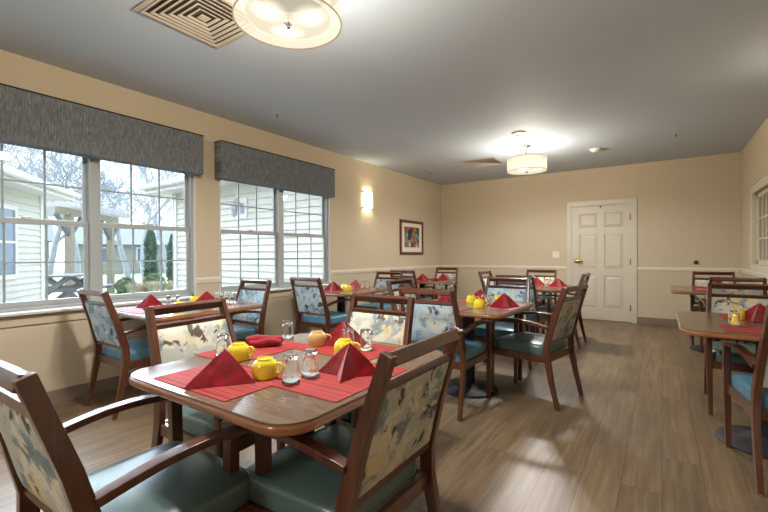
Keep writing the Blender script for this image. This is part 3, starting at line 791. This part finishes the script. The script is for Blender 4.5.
# foreground table
setmat('T1', 'n', -1.315, .895, True); setmat('T1', 'e', -.958, 1.145, False); setmat('T1', 'w', -1.595, 1.245, False); setmat('T1', 'f', -1.235, 1.505, True)
nap('T1', 'folded to a broad triangle at the near left', 't', -1.29, .865, 0)
nap('T1', 'folded to a tall peak at the aisle side', 's', -.965, 1.185, 0)
nap('T1', 'lying rolled and collapsed', 'r', -1.62, 1.33, -50)
nap('T1', 'standing folded beside the tan mug', 's', -1.31, 1.56, 35)
mug('T1', 'at the centre left of two glasses', -1.20, .985, 20, z=MZ); mug('T1', 'behind the broad triangular napkin', -1.50, 1.09, 25, z=MZ)
mug('T1', 'beside the standing folded napkin', -1.405, 1.475, 20, True, z=MZ); mug('T1', 'hidden behind the peaked napkin', -1.17, 1.40, 20, z=MZ)
gl('T1', 'nearest the camera', -1.075, .995, MZ); gl('T1', 'just behind the nearest tumbler', -1.07, 1.085, MZ)
gl('T1', 'behind the broad triangular napkin', -1.60, 1.085, MZ); gl('T1', 'standing alone at the far window corner', -1.66, 1.515)
gl('T1', 'left of two behind the peaked napkin', -1.23, 1.50, MZ); gl('T1', 'right of two behind the peaked napkin', -1.145, 1.525, MZ)
# middle table
x0, y0 = -1.437, 3.38
setmat('T2', 'n', x0-.08, y0-.30, True); setmat('T2', 'e', x0+.31, y0+.06, False); setmat('T2', 'w', x0-.31, y0-.0, False); setmat('T2', 'f', x0+.03, y0+.33, True)
nap('T2', 'standing left of the yellow mugs', 's', -1.50, 3.10, 30); nap('T2', 'folded to a large peak at the aisle side', 's', -1.10, 3.42, 10); nap('T2', 'standing behind the glasses', 't', -1.43, 3.74, 60)
mug('T2', 'farther of the two on the left', -1.46, 3.58, 20); mug('T2', 'nearer of the two on the left', -1.275, 3.29, 30); mug('T2', 'behind the large peaked napkin', -1.20, 3.58, 20, z=MZ)
gl('T2', 'left of the two at the centre', -1.275, 3.41); gl('T2', 'right of the two at the centre', -1.255, 3.53); gl('T2', 'behind the left napkin', -1.62, 3.27, MZ)
# table by the door
x0, y0 = -1.46, 5.82
setmat('T3', 'n', x0-.05, y0-.32, True); setmat('T3', 'e', x0+.31, y0+.06, False); setmat('T3', 'f', x0+.0, y0+.33, True)
nap('T3', 'folded narrow, left of the two', 's', -1.50, 6.13, 20); nap('T3', 'folded broad, right of the two', 's', -1.17, 5.93, 0); gl('T3', 'between the two napkins', -1.34, 6.0)
# window table 1
x0, y0 = -3.455, 1.965
setmat('W1', 'n', x0-.05, y0-.30, True); setmat('W1', 'f', x0+.02, y0+.30, True)
nap('W1', 'folded beside the two shakers', 's', -3.62, 1.76, 15); nap('W1', 'folded to the left of the tumblers', 't', -3.52, 2.22, 120)
mug('W1', 'beside the far napkin', -3.62, 2.16, 20); mug('W1', 'beyond the rail of the yellowish chair', -3.25, 1.80, 30, z=MZ)
gl('W1', 'left of the three', -3.44, 2.27, MZ); gl('W1', 'middle of the three', -3.42, 2.35, MZ); gl('W1', 'right of the three', -3.33, 2.36, MZ)
P(shk, -3.79, 2.0, 0, 'small glass shaker, left of the two by the larger window sill', 'shaker', 'glass table shakers'); P(shk, -3.745, 2.065, 0, 'small glass shaker, right of the two by the larger window sill', 'shaker', 'glass table shakers')
# window table 2
x0, y0 = -3.455, 4.05
setmat('W2', 'n', x0, y0-.31, True); setmat('W2', 'f', x0, y0+.31, True)
nap('W2', 'folded between the tumbler and the yellow mugs', 's', -3.42, 3.88, 10); nap('W2', 'folded right of the yellow mugs', 't', -3.42, 4.34, 70)
mug('W2', 'in front, between the two napkins', -3.27, 3.99, 20); mug('W2', 'behind the other, between the two napkins', -3.42, 4.10, 20)
gl('W2', 'left of the near napkin', -3.56, 3.96); gl('W2', 'left of the pair at the far end', -3.33, 4.36, MZ); gl('W2', 'right of the pair at the far end', -3.27, 4.40, MZ)
# corner table
x0, y0 = -3.50, 6.33
setmat('W3', 'n', x0, y0-.31, True); setmat('W3', 'f', x0, y0+.31, True)
nap('W3', 'folded to a peak at the left', 's', -3.44, 6.24, 10); nap('W3', 'lying low in the middle', 'r', -3.24, 6.30, 50, z=TZ); nap('W3', 'folded broad at the right', 's', -3.20, 6.55, 40)
# right tables
x0, y0 = .54, 3.41
setmat('R1', 'n', x0-.03, y0-.27, True); setmat('R1', 'f', x0+.02, y0+.30, True)
mug('R1', 'behind the tumbler', .42, 3.62, 20, z=MZ); gl('R1', 'in front of the yellow mug', .37, 3.29)
nap('R1', 'folded to a peak, the farther', 's', .53, 3.60, 45); nap('R1', 'nearest the right photo edge', 's', .60, 3.24, 20)
x0, y0 = .54, 6.42
setmat('R2', 'n', x0-.0, y0-.28, True); setmat('R2', 'f', x0+.0, y0+.28, True)
nap('R2', 'folded to a peak', 's', .58, 6.60, 45)

# ------------------------------------------------------------------ outdoors
g = MB().box(-70, -40, -.40, WL-T-.02, 60, -.12).build('lawn', 'lawn', smooth=False); tag(g, 'green lawn behind the patio', 'lawn', kind='structure')
o = MB().prism([(-4.3, -6), (-4.3, 5.0), (-9.4, 5.0), (-12.6, 5.6), (-17.5, 5.6), (-14.5, 1.0), (-9, -2), (-9, -6)], -.12, -.06).build('patio', 'concrete', smooth=False); tag(o, 'pale concrete patio outside the windows', 'patio', kind='structure')

def lap_wall(mb, L, h, z0, expo=.125):
    """lap siding on plane y=0 facing -y, from x=0..L"""
    n = int(h/expo)
    for k in range(n):
        z = z0+k*expo
        mb.add([(0, -.004, z+expo), (L, -.004, z+expo), (L, -.030, z), (0, -.030, z), (0, 0, z), (L, 0, z), (L, 0, z+expo), (0, 0, z+expo)],
               [(3, 2, 1, 0), (4, 5, 2, 3), (7, 6, 5, 4), (0, 1, 6, 7), (0, 7, 4, 3), (1, 2, 5, 6)])
def wing(loc, rz, L, hgt, label, eave_over, er=None, win=None, depth=5):
    root = empty('building_wing', loc, rz); tag(root, label, 'building')
    z0 = -.1
    s_ = MB(); lap_wall(s_, L, hgt, z0); s_.build('siding', 'siding', root, smooth=False)
    MB().box(0, .001, z0, L, depth, z0+hgt).build('wall', 'siding', root, smooth=False)
    cb = MB(); cb.box(-.02, -.04, z0, .10, .0, z0+hgt); cb.box(L-.10, -.04, z0, L+.02, 0, z0+hgt); cb.box(-.04, -.04, z0, -.0005, .10, z0+hgt); cb.box(L+.0005, -.04, z0, L+.04, .1, z0+hgt); cb.build('corner_board', 'outtrim', root)
    e = eave_over; ze = z0+hgt
    er = e if er is None else er
    MB().box(-e, -e, ze+.001, L+er, depth+e, ze+.03).build('soffit', 'outtrim', root)
    MB().box(-e-.03, -e-.03, ze-.02, L+er+.03, -e, ze+.16).box(-e-.03, -e, ze-.02, -e, depth+e, ze+.16).box(L+er, -e, ze-.02, L+er+.03, depth+e, ze+.16).build('fascia', 'outtrim', root)
    MB().tube([(-e-.03, -e-.09, ze+.10), (L+er+.03, -e-.09, ze+.10)], .055, 10).build('gutter', 'outtrim', root)
    rf = MB(); y1 = depth+e; rh = 1.2
    rf.add([(-e-.03, -e-.03, ze+.16), (L+er+.03, -e-.03, ze+.16), (L+er+.03, y1, ze+.16), (-e-.03, y1, ze+.16), (-e+2.5, depth/2, ze+.16+rh), (L+e-2.5, depth/2, ze+.16+rh)],
           [(0, 1, 5, 4), (1, 2, 5), (2, 3, 4, 5), (3, 0, 4), (3, 2, 1, 0)])
    rf.build('roof', 'roof', root, smooth=False)
    if win:
        x0, x1, a, b = win
        f = MB().box(x0-.09, -.05, a-.09, x0, -.005, b+.09).box(x1, -.05, a-.09, x1+.09, -.005, b+.09).box(x0, -.05, b, x1, -.005, b+.09).box(x0, -.05, a-.09, x1, -.005, a).box(x0, -.045, (a+b)/2-.025, x1, -.01, (a+b)/2+.025)
        fo = f.build('outside_window', 'outtrim', root); MB().box(x0, -.03, a, x1, -.022, b).build('pane', 'outglass', fo)
    return root
# wing seen through the second window: wall facing -y at y=5.05, x from -9.2 to -4.3
wing((-9.25, 5.05, 0), 0, 4.95, 2.72, 'white sided wing of the building just outside the second window', .45, er=-.02, depth=4)
# angled wing at far left
wx, wy = -11.4, 3.2
d = Vector((.793, -.609)); L2 = 7.0
wing((wx+d.x*L2, wy+d.y*L2, 0), math.atan2(-d.y, -d.x), L2, 2.62, 'white sided wing standing at an angle at the far left beyond the larger window', .45, win=(L2-2.2, L2-1.16, .85, 2.1), depth=4)

# wall lantern
root = empty('wall_lantern', (-6.75, 5.03, 2.12)); tag(root, 'dark carriage lantern on the white siding outside the second window', 'outdoor lamp')
MB().box(-.13, -.02, -.2, .13, 0, .2).build('mounting_block', 'outtrim', root)
MB().box(-.05, -.035, -.1, .05, -.02, .1).tube([(0, -.03, .0), (0, -.12, .16), (0, -.18, .16), (0, -.2, .10)], .012, 8).build('bracket', 'bark', root)
MB().lathe([(0, .12), (.03, .11), (.09, .05), (.07, .045), (.045, -.14), (.05, -.15), (.02, -.18), (0, -.2)], 8, (0, -.2, 0)).build('lantern', 'bark', root, smooth=False)

# pergola
def pergola():
    root = empty('pergola', (0, 0, 0)); tag(root, 'pale wooden pergola with braced posts on the patio', 'pergola')
    P1 = Vector((-14.4, 4.7, 0)); P2 = Vector((-16.2, 6.5, 0)); a = (P2-P1).normalized(); b_ = Vector((a.y*-1, a.x, 0))
    if b_.x > 0: b_ = -b_
    P3 = P1+b_*3; P4 = P2+b_*3; z0 = -.12
    for p in (P1, P2, P3, P4):
        MB().beam([p+Vector((0, 0, z0)), p+Vector((0, 0, 2.45))], (.18, .18), side=a).build('post', 'tanwood', root)
    br = MB()
    for p in (P1, P2):
        for s_ in (-1, 1): br.beam([p+Vector((0, 0, 1.75)), p+a*s_*.65+Vector((0, 0, 2.4))], (.09, .09), side=b_)
    br.build('brace', 'greywood', root)
    bm_ = MB()
    for q in (P1, P3): bm_.beam([q-a*.6+Vector((0, 0, 2.5)), q+a*3.1+Vector((0, 0, 2.5))], (.1, .2), side=b_)
    bm_.build('beam', 'tanwood', root)
    rf = MB()
    for k in range(12): q = P1-a*.5+a*(3.4*k/11); rf.beam([q-b_*.5+Vector((0, 0, 2.67)), q+b_*3.5+Vector((0, 0, 2.67))], (.05, .14), side=a)
    for k in range(8): q = P1-b_*.4+b_*(3.8*k/7); rf.beam([q-a*.6+Vector((0, 0, 2.77)), q+a*3.1+Vector((0, 0, 2.77))], (.04, .05), side=b_)
    rf.build('rafters', 'rafter', root)
pergola()
# picnic table
root = empty('picnic_table', (-12.9, 4.2, -.06), R(140)); tag(root, 'grey picnic table with bench seats on the patio', 'picnic table')
m = MB()
for k in range(5): m.cbox((0, -.30+.15*k, .76), (1.7, .14, .04))
m.build('tabletop', 'greywood', root)
for s_ in (-1, 1): MB().cbox((0, s_*.68, .44), (1.7, .26, .04)).build('bench', 'greywood', root)
for s_ in (-1, 1):
    lg = MB(); lg.beam([(s_*.6, -.62, 0), (s_*.6, .25, .74)], (.05, .12)); lg.beam([(s_*.66, .62, 0), (s_*.66, -.25, .74)], (.05, .12)); lg.beam([(s_*.63, -.75, .41), (s_*.63, .75, .41)], (.05, .1)); lg.build('leg', 'greywood', root)

# ornamental dry grass clumps
def grass_clump(loc, r_, h, label, seed):
    rn = random.Random(seed); mb = MB()
    for k in range(420):
        a = rn.uniform(0, 2*PI); q = r_*math.sqrt(rn.random())*.8; bx0, by0 = q*math.cos(a), q*math.sin(a)
        ln = h*rn.uniform(.75, 1.1); a2 = a+rn.uniform(-.6, .6); o_ = rn.uniform(.1, .5)*r_*1.2; wd = .012
        px, py = -math.sin(a2)*wd, math.cos(a2)*wd
        p = [(bx0, by0, 0), (bx0+o_*.4*math.cos(a2), by0+o_*.4*math.sin(a2), ln*.7), (bx0+o_*math.cos(a2), by0+o_*math.sin(a2), ln*.95)]
        vs = []
        for i, (x, y_, z) in enumerate(p): f = (1, .9, .25)[i]; vs += [(x-px*f, y_-py*f, z), (x+px*f, y_+py*f, z)]
        mb.add(vs, [(0, 1, 3, 2), (2, 3, 5, 4)])
    o = mb.build('ornamental_grass', 'hay', loc=loc, smooth=False); tag(o, label, 'grass clump', 'dry ornamental grass by the patio')
for i, (x, y_, r_, h, lb) in enumerate([(-13.1, 5.95, .26, .50, 'leftmost'), (-12.75, 6.35, .26, .54, 'second from left'), (-12.35, 6.75, .27, .56, 'second from right'), (-12.0, 7.2, .27, .60, 'rightmost')]):
    grass_clump((x, y_, -.12), r_, h, 'dry tan ornamental grass clump outside the larger window, %s of four' % lb, i)

def leafy(name, loc, prof, label, cat, mat, n, leaf, group, seed):
    """crown built of many small leaf quads over a shaped volume plus a trunk"""
    rn = random.Random(seed); root = empty(name, loc); tag(root, label, cat, group); mb = MB(); H_ = prof[-1][0]
    for k in range(n):
        z = rn.uniform(prof[0][0], H_); 
        for (a, ra), (b2, rb) in zip(prof[:-1], prof[1:]):
            if a <= z <= b2: rr = ra+(rb-ra)*(z-a)/(b2-a)
        th = rn.uniform(0, 2*PI); q = rr*math.sqrt(rn.uniform(.25, 1))*(1+.25*noise.noise(Vector((th*1.5, z*2, seed))))
        c = Vector((q*math.cos(th), q*math.sin(th), z)); u = Vector((rn.gauss(0, 1), rn.gauss(0, 1), rn.gauss(0, 1))).normalized(); v = u.orthogonal().normalized(); s_ = leaf*rn.uniform(.6, 1.3)
        mb.add([c-u*s_, c+v*s_*.5, c+u*s_, c-v*s_*.5], [(0, 1, 2, 3)])
    mb.build('foliage', mat, root, smooth=False)
    MB().tube([(0, 0, 0), (0, 0, H_*.8)], [.08, .03], 8).build('trunk', 'bark', root)
leafy('columnar_evergreen', (-17.7, 8.6, -.12), [(0.1, .2), (.6, .24), (1.7, .22), (2.2, .15), (2.45, .03)], 'tall dark columnar evergreen outside, left of the pair', 'tree', 'ever', 2200, .07, 'columnar evergreens', 1)
leafy('columnar_evergreen', (-17.0, 9.15, -.12), [(0.1, .16), (.6, .2), (1.5, .18), (1.9, .12), (2.2, .03)], 'dark columnar evergreen outside, shorter one right of the pair', 'tree', 'ever', 1800, .07, 'columnar evergreens', 2)
for i, (x, y_, s_, lb) in enumerate([(-15.6, 6.75, .5, 'left, below the tan pergola post'), (-15.6, 7.7, .6, 'middle, behind the dry grass'), (-15.0, 8.6, .6, 'right, beside the wing corner')]):
    leafy('garden_shrub', (x, y_, -.12), [(0, .4*s_), (.2, .6*s_), (.75*s_, .55*s_), (1.0*s_, .2*s_)], 'rounded green shrub outside, %s' % lb, 'shrub', 'shrub', 1100, .1, 'green garden shrubs', 10+i)

# bare trees
def bare_tree(seed, h):
    rn = random.Random(seed); mb = MB()
    def grow(p, d, ln, r_, lev):
        pts = [p]; rd = [r_]; q = p.copy(); dd = d.copy(); n = 3
        for k in range(n):
            dd = (dd+Vector((rn.gauss(0, .13), rn.gauss(0, .13), rn.gauss(0, .06)+.03))).normalized(); q = q+dd*ln/n; pts.append(q.copy()); rd.append(max(.012, r_*(1-.42*(k+1)/n)))
        mb.tube(pts, rd, 5 if lev < 2 else 3, cap=False)
        if lev < 5:
            for k in range(rn.randint(3, 4) if lev < 4 else 4):
                i = rn.randint(1, n) if lev else rn.randint(2, n)
                ax = Vector((rn.gauss(0, 1), rn.gauss(0, 1), rn.gauss(0, .3)+.35)).normalized()
                grow(pts[i], (dd*.75+ax*.8).normalized(), ln*rn.uniform(.55, .78), rd[i]*.62, lev+1)
    grow(Vector((0, 0, 0)), Vector((0, 0, 1)), h*.33, h*.016, 0)
    return mb
bt = bare_tree(3, 8.5).build('bare_tree', 'bark', sharp=80); bt2 = bare_tree(11, 8).build('bare_tree', 'bark', sharp=80)
for i, (pr, x, y_, rz, sc_, lb) in enumerate([(bt, -19.5, 5.6, 0, 1, 'above the sided wing at the far left'), (bt2, -18.0, 7.9, 40, 1, 'behind the pergola, seen left in the right sash'),
    (bt, -22, 10.4, 100, 1.15, 'rising at the middle of the right sash'), (bt2, -20.5, 12.6, 200, 1.0, 'beside the two columnar evergreens'), (bt, -27, 9.2, 250, 1.25, 'far behind the pergola roof'), (bt2, -26, 5.0, 290, 1.2, 'farthest left beyond the roof edge'), (bt, -25, 13.2, 170, 1.2, 'behind the shorter evergreen')]):
    o = place(pr, USED, (x, y_, -.12), R(rz), 'tall bare winter tree outside, %s' % lb, 'tree', 'bare trees beyond the patio'); o.scale = (sc_,)*3

# distant house
def house(loc, rz, w_, d_, h, label):
    root = empty('distant_house', loc, rz); tag(root, label, 'house', 'houses beyond the garden')
    MB().box(-w_/2, -d_/2, 0, w_/2, d_/2, h).build('wall', 'farwall', root, smooth=False)
    MB().add([(-w_/2-.5, -d_/2-.5, h), (w_/2+.5, -d_/2-.5, h), (w_/2+.5, d_/2+.5, h), (-w_/2-.5, d_/2+.5, h), (-w_/2-.5, 0, h+1.7), (w_/2+.5, 0, h+1.7)],
             [(0, 1, 5, 4), (2, 3, 4, 5), (1, 2, 5), (3, 0, 4), (3, 2, 1, 0)]).build('roof', 'roof', root, smooth=False)
    for k in (-1, 0, 1):
        f = MB().box(k*w_*.3-.6, -d_/2-.05, .8, k*w_*.3+.6, -d_/2, 2).build('window', 'outtrim', root); MB().box(k*w_*.3-.5, -d_/2-.07, .9, k*w_*.3+.5, -d_/2-.05, 1.9).build('pane', 'outglass', f)
house((-37, 17.5, -.12), R(65), 9, 7, 2.2, 'grey roofed house beyond the garden, behind the evergreens')
house((-46, 9.5, -.12), R(80), 7, 6, 2.6, 'grey house beyond the garden, behind the pergola')
